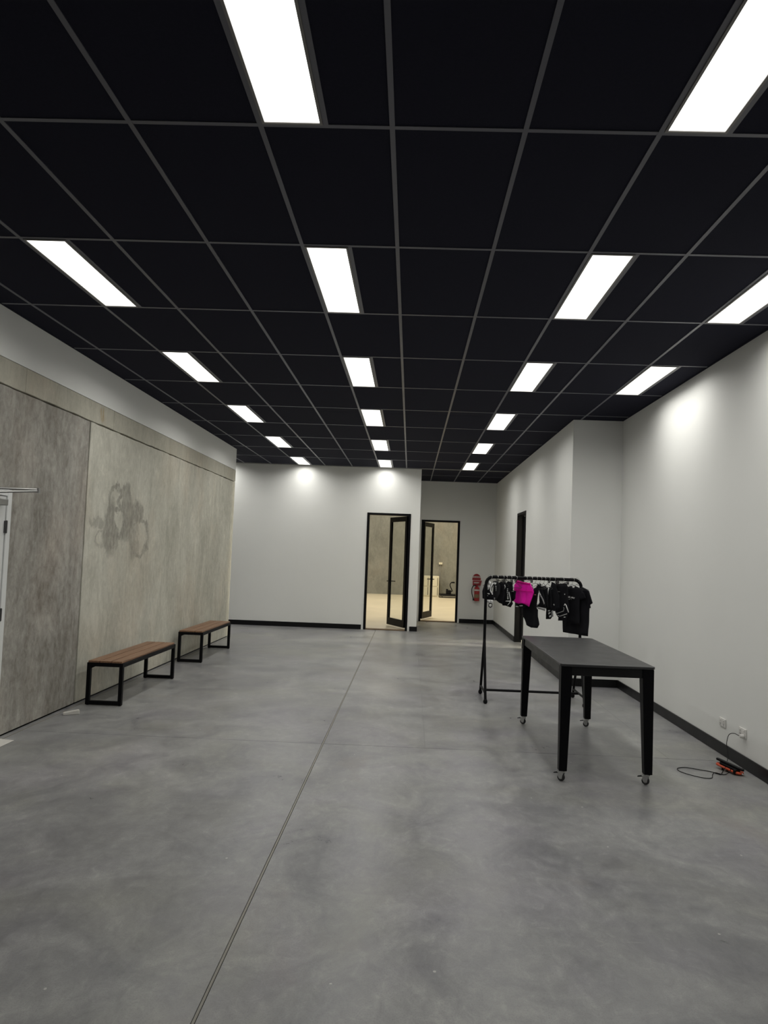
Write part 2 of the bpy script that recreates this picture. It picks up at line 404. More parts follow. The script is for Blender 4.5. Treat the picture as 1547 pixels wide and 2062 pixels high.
# ---- right wall, step, narrower right wall with its doorway, alcove, back wall
D3a, D3b, DH = 12.91, 13.90, 2.583
struct(MB().box(XR, XR + .12, REAR, YR + .12, 0, ZC).build('wall_right', MAT['white']), 'plain white plaster wall')
struct(MB().box(XA, XR, YR, YR + .12, 0, ZC).build('wall_return', MAT['white']), 'white wall return stepping into the room')
m = MB(); m.box(XA, XA + .12, YR + .12, D3a, 0, ZC); m.box(XA, XA + .12, D3b, YA + .12, 0, ZC); m.box(XA, XA + .12, D3a, D3b, DH, ZC)
struct(m.build('wall_right_inner', MAT['white']), 'white wall with a narrow doorway')
D2a, D2b = .266, 1.238
m = MB(); m.box(XB - .12, D2a, YA, YA + .12, 0, ZC); m.box(D2b, XA, YA, YA + .12, 0, ZC); m.box(D2a, D2b, YA, YA + .12, DH, ZC)
struct(m.build('wall_alcove', MAT['white']), 'white alcove wall with a glazed door')
D1a, D1b = -.977, -.018
m = MB(); m.box(ANX - 1.2, D1a, YB, YB + .12, 0, ZC); m.box(D1b, XB, YB, YB + .12, 0, ZC); m.box(D1a, D1b, YB, YB + .12, DH - .01, ZC)
struct(m.build('wall_back', MAT['white']), 'white end wall with a glazed door')
struct(MB().box(XB - .12, XB, YB + .12, YA, 0, ZC).build('wall_alcove_side', MAT['white']))
# side room behind the doorway in the right wall
m = MB(); m.box(7.9, 8.02, 11.2, 15.0, 0, ZC); m.box(XA + .12, 7.9, 11.08, 11.2, 0, ZC); m.box(XA + .12, 7.9, 14.9, 15.02, 0, ZC)
struct(m.build('wall_side_room', MAT['white']))
# warehouse behind the glazed doors
struct(MB().box(-8, XB - .12, YB + .121, FARY, -.1, .022).box(XB - .12, XA + .12, YA + .121, FARY, -.1, .022).box(XA + .12, 7, 15.15, FARY, -.1, .022).build('floor_warehouse', MAT['wfloor']), 'cream floor of the room behind the glazed doors')
struct(MB().box(-8.2, 7.2, FARY, FARY + .2, 0, 7).build('wall_warehouse_far', MAT['conc4']), 'bare concrete wall seen through the glazed doors')
m = MB(); m.box(-8.2, -8, YB, FARY, 0, 7); m.box(7, 7.2, YB, FARY, 0, 7); m.box(-8.2, 7.2, YB - .1, YB + .02, ZC, 7); m.box(XA + .12, 7.2, 15.03, 15.15, 0, 7)
struct(m.build('wall_warehouse_side', MAT['conc4']))
struct(MB().box(-8.2, 7.2, YB - .1, FARY + .2, 7, 7.1).build('ceiling_warehouse', MAT['offwhite']))

# ---- skirting boards
BH = .104
def skirt(name, x0, x1, y0, y1): return struct(MB().box(x0, x1, y0, y1, .001, BH).build(name, MAT['base'], bevel=.003, seg=2), 'black skirting board')
skirt('baseboard_right', XR - .015, XR - .0005, REAR, YR - .0005)
skirt('baseboard_return', XA - .015, XR - .0155, YR - .0155, YR - .0005)
skirt('baseboard_right_inner', XA - .015, XA - .0005, YR + .001, D3a - .05)
skirt('baseboard_right_far', XA - .015, XA - .0005, D3b + .05, YA - .0005)
skirt('baseboard_alcove', D2b + .05, XA - .0155, YA - .015, YA - .0005)
skirt('baseboard_alcove_left', XB + .001, D2a - .05, YA - .015, YA - .0005)
skirt('baseboard_back', ANX, D1a - .05, YB - .015, YB - .0005)
skirt('baseboard_back_pier', D1b + .05, XB + .0145, YB - .015, YB - .0005)
skirt('baseboard_alcove_side', XB + .0005, XB + .015, YB, YA - .016)

# ---- ceiling: plenum slab, tiles, grid bars
ceil = struct(MB().box(ANX - .1, 8.0, REAR - .1, YA + .1, ZC + .07, ZC + .16).build('ceiling', MAT['gap']), 'black suspended tile ceiling')
REG = [(XL, XR, REAR, YR), (XL, XA, YR, YB), (XB, XA, YB, YA), (ANX, XL - .2, 9.0, YC), (ANX, XL, YC, YB)]
LIGHTS = ({(c, r) for c in (0, 3, 6) for r in (-1, 1, 3, 5, 7, 9)} - {(0, -1)}) | {(8, r) for r in (1, 3)} | {(-3, 7), (-3, 9)}
tile_cache = {}
def tile(x0, x1, y0, y1):
    if x1 - x0 < .03 or y1 - y0 < .03: return
    k = (round(x1 - x0, 4), round(y1 - y0, 4))
    if k not in tile_cache:
        a, b = k[0] / 2, k[1] / 2
        o = MB().box(-a, a, -b, b, .004, .019).build('ceiling_tile', MAT['ctile'], ceil); tile_cache[k] = o
        o.location = ((x0 + x1) / 2, (y0 + y1) / 2, ZC)
    else:
        shared(tile_cache[k], 'ceiling_tile', ceil, ((x0 + x1) / 2, (y0 + y1) / 2, ZC))
for c in range(-7, 10):
    for r in range(-8, 12):
        for (x0, x1, y0, y1) in REG:
            hx = GX(c) + .3 if (c, r) in LIGHTS else GX(c)
            a, b = max(hx, x0), min(GX(c + 1), x1); e, g = max(GY(r), y0), min(GY(r + 1), y1)
            if b > a and g > e:
                tile(a + (.002 if a == x0 else 0), b - (.002 if b == x1 else 0), e + (.002 if e == y0 else 0), g - (.002 if g == y1 else 0))
def bar(x0, x1, y0, y1): return MB().box(x0, x1, y0, y1, ZC - .0005, ZC + .0035).build('grid_bar', MAT['cbar'], ceil)
BW = .012
for c in range(-6, 10):
    x = GX(c)
    if x < XL - .02:
        bar(x - BW, x + BW, 9.0 if x < XL - .2 else YC, YB)
    elif x < XR - .02:
        y1 = YR if x > XA - .02 else (YA if x > XB + .02 else YB)
        bar(x - BW, x + BW, REAR, y1)
for r in range(-6, 13):
    y = GY(r)
    if y < REAR or y > YA - .03: continue
    x0, x1 = (XL, XR) if y < YR else ((XL, XA) if y < YC else ((ANX, XA) if y < YB else (XB, XA)))
    m = MB().box(x0 + .001, x1 - .001, y - BW, y + BW, ZC + .0002, ZC + .0036).build('grid_bar', MAT['cbar'], ceil)
# wall angles
for x0, x1, y0, y1 in ((XL + .002, XL + .02, REAR, YC), (XR - .02, XR - .001, REAR, YR), (XA - .02, XA - .001, YR, YA), (XA, XR - .02, YR - .02, YR - .001), (ANX, XB, YB - .02, YB - .001), (XB + .02, XA - .02, YA - .02, YA - .001)):
    MB().box(x0, x1, y0, y1, ZC - .001, ZC + .0045).build('edge_angle', MAT['ctile'], ceil)

# ---- ceiling lights
def light_proto():
    t = empty('ceiling_light')
    m = MB(); W, L, e = .274, 1.172, .012
    m.box(0, W, 0, e, -.004, .012); m.box(0, W, L - e, L, -.004, .012); m.box(0, e, e, L - e, -.004, .012); m.box(W - e, W, e, L - e, -.004, .012)
    m.build('light_frame', MAT['lframe'], t)
    MB().box(e + .0005, W - e - .0005, e + .0005, L - e - .0005, .0, .008).build('diffuser', MAT['panel'], t)
    return t
lamp = bpy.data.lights.new('panel_lamp', 'AREA'); lamp.shape = 'RECTANGLE'; lamp.size = .248; lamp.size_y = 1.146
lamp.energy = PANEL_WATT; lamp.color = (1, .985, .935); lamp.spread = PANEL_SPREAD
lp = light_proto(); first = True
COLN = {0: 'row over the benches', 3: 'row above the glazed end door', 6: 'row leading to the alcove', 8: 'row beside the white wall', -3: 'row in the annexe'}
ORD = {-1: 'nearest', 1: 'second', 3: 'third', 5: 'fourth', 7: 'fifth', 9: 'last'}
for (c, r) in sorted(LIGHTS):
    if first: o = lp; first = False
    else:
        o = lp.copy(); COL.objects.link(o)
        for ch in [q for q in lp.children if q.type == 'MESH']:
            k = ch.copy(); COL.objects.link(k); k.parent = o
    o.location = (GX(c) + .013, GY(r) + .014, ZC - .001)
    lo = bpy.data.objects.new('panel_lamp', lamp); COL.objects.link(lo); lo.parent = o; lo.location = (.137, .586, -.006)
    MB().box(GX(c) + .3 - BW, GX(c) + .3 + BW, GY(r) + BW, GY(r + 1) - BW, ZC - .0005, ZC + .0035).build('grid_bar', MAT['cbar'], ceil)
    place = (ORD[r] if c else {1: 'nearest', 3: 'second', 5: 'third', 7: 'fourth', 9: 'last'}[r]) if c != 8 else {1: 'nearer', 3: 'farther'}[r]
    if c == -3: place = {7: 'first', 9: 'second'}[r]
    tag(o, 'lit white ceiling panel, %s in the %s' % (place, COLN[c]), 'ceiling light', 'ceiling light panels')

# ================================================================== doors
def door_frame(parent, axis, a, b, h, p0, p1, wdt=.047):
    """frame around an opening a..b along axis, p0..p1 through the wall"""
    m = MB()
    def bx(u0, u1, z0, z1):
        if axis == 'x': m.box(u0, u1, p0, p1, z0, z1)
        else: m.box(p0, p1, u0, u1, z0, z1)
    bx(a - .004, a + wdt, .001, h); bx(b - wdt, b + .004, .001, h); bx(a + wdt, b - wdt, h - wdt, h)
    return m.build('door_frame', MAT['black'], parent, bevel=.003, seg=1)
def glazed_leaf(parent, hinge, ang, L, z0, z1):
    """leaf built along +x from the hinge, then turned by ang about z"""
    Mx = Matrix.Translation(hinge) @ Matrix.Rotation(ang, 4, 'Z')
    T = .022; st, tr, br = .085, .11, .16
    m = MB(); m.box(0, st, -T, T, z0, z1, Mx); m.box(L - st, L, -T, T, z0, z1, Mx); m.box(st, L - st, -T, T, z1 - tr, z1, Mx); m.box(st, L - st, -T, T, z0, z0 + br, Mx)
    lf = m.build('door_leaf', MAT['black'], parent, bevel=.002, seg=1)
    MB().box(st, L - st, -.004, .004, z0 + br, z1 - tr, Mx).build('glass_pane', MAT['glass'], lf)
    h = MB(); zc = 1.05; xh = L - .045
    for s in (-1, 1):
        h.tube([(xh, s * T, zc), (xh, s * (T + .05), zc)], .011, 10, m=Mx)
        h.tube([(xh, s * (T + .05), zc), (xh - .125, s * (T + .055), zc)], .010, 10, m=Mx)
        h.box(xh - .025, xh + .025, s * T - .004, s * T + .004, zc - .06, zc + .06, Mx)
    h.build('lever_handle', MAT['black'], lf)
    return lf
d1 = struct(empty('door_1', (D1a, YB, 0)), 'black framed glazed door open in the end wall')
door_frame(d1, 'x', D1a, D1b, 2.573, YB - .012, YB + .13)
glazed_leaf(d1, (D1b - .06, YB + .11, 0), math.pi - math.radians(62), .85, .055, 2.525)
d2 = struct(empty('door_2', (D2a, YA, 0)), 'black framed glazed door open in the alcove')
door_frame(d2, 'x', D2a, D2b, DH, YA - .012, YA + .13)
glazed_leaf(d2, (D2a + .06, YA + .11, 0), math.radians(71), .85, .055, 2.535)
d3 = struct(empty('door_3', (XA, D3a, 0)), 'black door standing open behind the clothes rack')
door_frame(d3, 'y', D3a, D3b, DH, XA - .012, XA + .13)
glazed_leaf(d3, (XA + .11, D3b - .06, 0), math.radians(-90 + 50), .86, .055, 2.53)
struct(MB().box(D1a + .047, D1b - .047, YB - .01, YB + .12, .001, .026).build('trim_1', MAT['sill'], bevel=.003, seg=1), 'timber threshold under the end-wall door')
struct(MB().box(D2a + .047, D2b - .047, YA - .01, YA + .12, .001, .026).build('trim_2', MAT['sill'], bevel=.003, seg=1), 'timber threshold under the alcove door')

# white door in the concrete wall
d4 = struct(empty('door_4', (XL, 4.66, 0)), 'white flush door in the concrete wall')
m = MB(); m.box(XL - .06, XL + .006, 5.668, 5.732, .001, 2.085); m.box(XL - .06, XL + .006, 4.664, 4.72, .001, 2.085); m.box(XL - .06, XL + .006, 4.72, 5.668, 2.03, 2.085)
m.build('door_frame', MAT['door'], d4, bevel=.003, seg=1)
lf = MB().box(XL - .05, XL - .004, 4.724, 5.664, .01, 2.026).build('door_leaf', MAT['door'], d4, bevel=.002, seg=1)
for z in (1.72, .985, .25):
    h = MB(); h.box(XL - .006, XL + .009, 5.652, 5.684, z, z + .1); h.tube([(XL + .008, 5.667, z - .004), (XL + .008, 5.667, z + .104)], .0075, 10)
    h.build('hinge', MAT['dalloy'], lf)
cl = MB().box(XL - .003, XL + .055, 5.22, 5.60, 1.945, 2.0).build('door_closer', MAT['alloy'], d4, bevel=.006)
MB().tube([(XL + .03, 5.34, 1.925), (XL + .03, 5.34, 2.04)], .012, 10).build('spindle', MAT['dalloy'], cl)
a = MB(); a.tube([(XL + .03, 5.34, 2.035), (XL + .30, 5.60, 2.075)], .010, 8); a.tube([(XL + .30, 5.60, 2.088), (XL - .0, 5.42, 2.075)], .009, 8)
a.tube([(XL + .30, 5.60, 2.06), (XL + .30, 5.60, 2.10)], .014, 10); a.build('closer_arm', MAT['alloy'], cl, smooth=True)
tag(MB().prism([(XL + .012, .001), (XL + .178, .001), (XL + .178, .006), (XL + .012, .016)], 'y', 4.6, 5.685).build('threshold_plate', MAT['wedge'], bevel=.002, seg=1), 'pale threshold plate on the floor below the white door', 'threshold')
# ================================================================== benches
def bench(x0, x1, y0, y1, h, label):
    t = empty('bench', ((x0 + x1) / 2, (y0 + y1) / 2, 0)); tag(t, label, 'bench', 'slatted benches along the concrete wall')
    s = .038
    for ya, yb in ((y0, y0 + s), (y1 - s, y1)):
        m = MB(); m.box(x0, x0 + s, ya, yb, .006, h - .012); m.box(x1 - s, x1, ya, yb, .006, h - .012)
        m.box(x0 + s, x1 - s, ya, yb, .006, .006 + s); m.box(x0 + s, x1 - s, ya, yb, h - .012 - s, h - .012)
        m.prism([(x0 + s, h - .012 - s), (x0 + s + .05, h - .012 - s), (x0 + s, h - .012 - s - .022)], 'y', ya + .006, yb - .006)
        lg = m.build('leg_frame', MAT['steel'], t, bevel=.002, seg=1)
        for x in (x0 + s / 2, x1 - s / 2): MB().lathe([(.014, 0), (.016, .003), (.016, .0065)], 12, Matrix.Translation((x, (ya + yb) / 2, 0))).build('glide', MAT['rubber'], lg)
    m = MB(); m.box(x0, x0 + .022, y0 + s, y1 - s, h - .055, h - .012); m.box(x1 - .022, x1, y0 + s, y1 - s, h - .055, h - .012)
    m.build('side_rail', MAT['steel'], t, bevel=.002, seg=1)
    MB().box(x0 + .0225, x1 - .0225, y0 + s + .001, y1 - s - .001, h - .018, h - .0125).build('slat_gap_shade', MAT['steel'], t)  # black sheet added under the slats to darken the gaps between them
    n = 3; wd = (x1 - x0 - .012) / n
    for i in range(n):
        a = x0 + .004 + i * wd + .006; b = a + wd - .012
        MB().box(a, b, y0 + .004, y1 - .004, h - .0118, h + .008).build('slat', MAT['wood'], t, bevel=.003)
    return t
bench(-3.290, -2.915, 7.045, 8.625, .445, 'wooden slat bench with black steel legs, the one nearer the white door')
bench(-3.310, -2.950, 9.880, 11.415, .445, 'wooden slat bench with black steel legs, the farther one by the end wall')

# small white wedge on the floor
Mx = Matrix.Translation((-3.225, 6.63, .001)) @ Matrix.Rotation(math.radians(28), 4, 'Z')
tag(MB().prism([(-.070, 0), (.070, 0), (.074, .006), (.074, .034), (.064, .042), (-.070, .022)], 'y', -.024, .024, Mx).build('door_wedge', MAT['wedge'], bevel=.004), 'small cream rubber door wedge on the floor by the concrete wall', 'door wedge')

# ================================================================== table on castors
TX0, TX1, TY0, TY1, TH = 1.168, 1.868, 5.235, 7.05, .882
tb = empty('table', ((TX0 + TX1) / 2, (TY0 + TY1) / 2, 0)); tag(tb, 'black rectangular table standing on castors in front of the clothes rack', 'table')
ch = .018
MB().prism([(TX0 + ch, TY0 - .004), (TX1 - ch + .01, TY0 - .004), (TX1 + .008, TY0 + ch), (TX1 + .008, TY1 - ch), (TX1 - ch, TY1 + .004), (TX0 + ch, TY1 + .004), (TX0 - .004, TY1 - ch), (TX0 - .004, TY0 + ch)], 'z', TH - .02, TH).build('table_top', MAT['tabletop'], tb, bevel=.004)
m = MB(); e = .012
m.box(TX0 + e, TX1 - e, TY0 + e, TY0 + e + .02, TH - .088, TH - .0205); m.box(TX0 + e, TX1 - e, TY1 - e - .02, TY1 - e, TH - .088, TH - .0205)
m.box(TX0 + e, TX0 + e + .02, TY0 + e + .02, TY1 - e - .02, TH - .088, TH - .0205); m.box(TX1 - e - .02, TX1 - e, TY0 + e + .02, TY1 - e - .02, TH - .088, TH - .0205)
m.build('apron', MAT['apron'], tb, bevel=.002, seg=1)
CZ = .082
for sx in (0, 1):
    for sy in (0, 1):
        X = TX1 if sx else TX0; Y = TY1 if sy else TY0; dx = -1 if sx else 1; dy = -1 if sy else 1
        def quad(wd, z):
            xs = sorted((X + dx * .002, X + dx * (.002 + wd))); ys = sorted((Y + dy * .002, Y + dy * (.002 + wd)))
            return [(xs[0], ys[0], z), (xs[1], ys[0], z), (xs[1], ys[1], z), (xs[0], ys[1], z)]
        m = MB(); m.add(quad(.060, CZ) + quad(.084, TH - .12) + quad(.084, TH - .0205), [(3, 2, 1, 0), (8, 9, 10, 11)] + [(k + i, k + (i + 1) % 4, k + 4 + (i + 1) % 4, k + 4 + i) for k in (0, 4) for i in range(4)])
        m.build('leg', MAT['tableleg'], tb, bevel=.004)
        cx, cy = X + dx * .034, Y + dy * .034
        Mx = Matrix.Translation((cx, cy, 0)) @ Matrix.Rotation(math.radians(-38 + 7 * sx + 5 * sy), 4, 'Z')
        c = MB(); c.box(-.028, .028, -.028, .028, CZ - .004, CZ - .0005, Mx)
        c.lathe([(.018, CZ - .016), (.021, CZ - .010), (.021, CZ - .004)], 14, Mx)
        for s in (-1, 1):
            c.prism([(-.022, CZ - .012), (.016, CZ - .012), (.004, .022), (-.018, .022), (-.032, .045)], 'y', s * .0165 - .0015, s * .0165 + .0015, Mx)
        c.box(-.034, .016, -.0165, .0165, CZ - .018, CZ - .014, Mx)
        cs = c.build('caster', MAT['chrome'], tb)
        w_ = MB(); w_.lathe([(.020, -.011), (.0275, -.009), (.029, 0), (.0275, .009), (.020, .011)], 18, Mx @ Matrix.Translation((-.008, 0, .0295)) @ Matrix.Rotation(math.pi / 2, 4, 'X'))
        w_.build('wheel', MAT['rubber'], cs, smooth=True)
        w_ = MB(); w_.lathe([(.015, -.0125), (.015, .0125)], 14, Mx @ Matrix.Translation((-.008, 0, .0295)) @ Matrix.Rotation(math.pi / 2, 4, 'X'))
        w_.build('hub', MAT['rim'], cs)
        b_ = MB(); b_.hexa([(-.066, -.011, .050), (-.030, -.011, .058), (-.030, .011, .058), (-.066, .011, .050)], [(-.066, -.011, .055), (-.030, -.011, .066), (-.030, .011, .066), (-.066, .011, .055)], Mx)
        b_.build('brake_tab', MAT['bplastic'], cs)

# ================================================================== clothes rack
RX0, RX1, RY, RZ = .914, 2.038, 8.19, 1.437
FN, FF = 7.913, 8.475
rk = empty('clothes_rack', ((RX0 + RX1) / 2, RY, 0)); tag(rk, 'black pipe clothes rail hung with sportswear behind the table', 'clothes rack')
R_ = .085
bend = lambda x, s: [(x + s * R_ * (1 - math.cos(a)), RY, RZ - R_ + R_ * math.sin(a)) for a in [math.pi / 2 * i / 7 for i in range(1, 8)]]
ZA = .70                                       # height where the two feet of an end frame meet
pth = [(RX0, RY, ZA - .02), (RX0, RY, RZ - R_)] + bend(RX0, 1) + [(RX0 + (RX1 - RX0) * t, RY, RZ) for t in (.3, .5, .7)] + bend(RX1, -1)[::-1] + [(RX1, RY, RZ - R_), (RX1, RY, ZA - .02)]
MB().tube(pth, [.0170, .0175] + [.0195] * 17 + [.0175, .0170], 14).build('top_rail', MAT['steel'], rk, smooth=True)
for x in (RX0, RX1):
    for yf, yt in ((FN, RY - .006), (FF, RY + .006)):
        lg = MB().tube([(x, yf, .028), (x, yt, ZA)], [.0155, .0155], 12).build('leg', MAT['steel'], rk, smooth=True)
        MB().lathe([(.008, 0), (.019, .006), (.0245, .02), (.022, .038), (.0165, .05)], 16, Matrix.Translation((x, yf, 0))).build('foot', MAT['bplastic'], lg, smooth=True)
    k = .105 / ZA
    MB().tube([(x, FN + (RY - FN) * k, .108), (x, FF + (RY - FF) * k, .108)], .0125, 10).build('end_brace', MAT['steel'], rk, smooth=True)
MB().tube([(RX0, RY, .105), (RX1, RY, .105)], .0145, 12).build('cross_brace', MAT['steel'], rk, smooth=True)

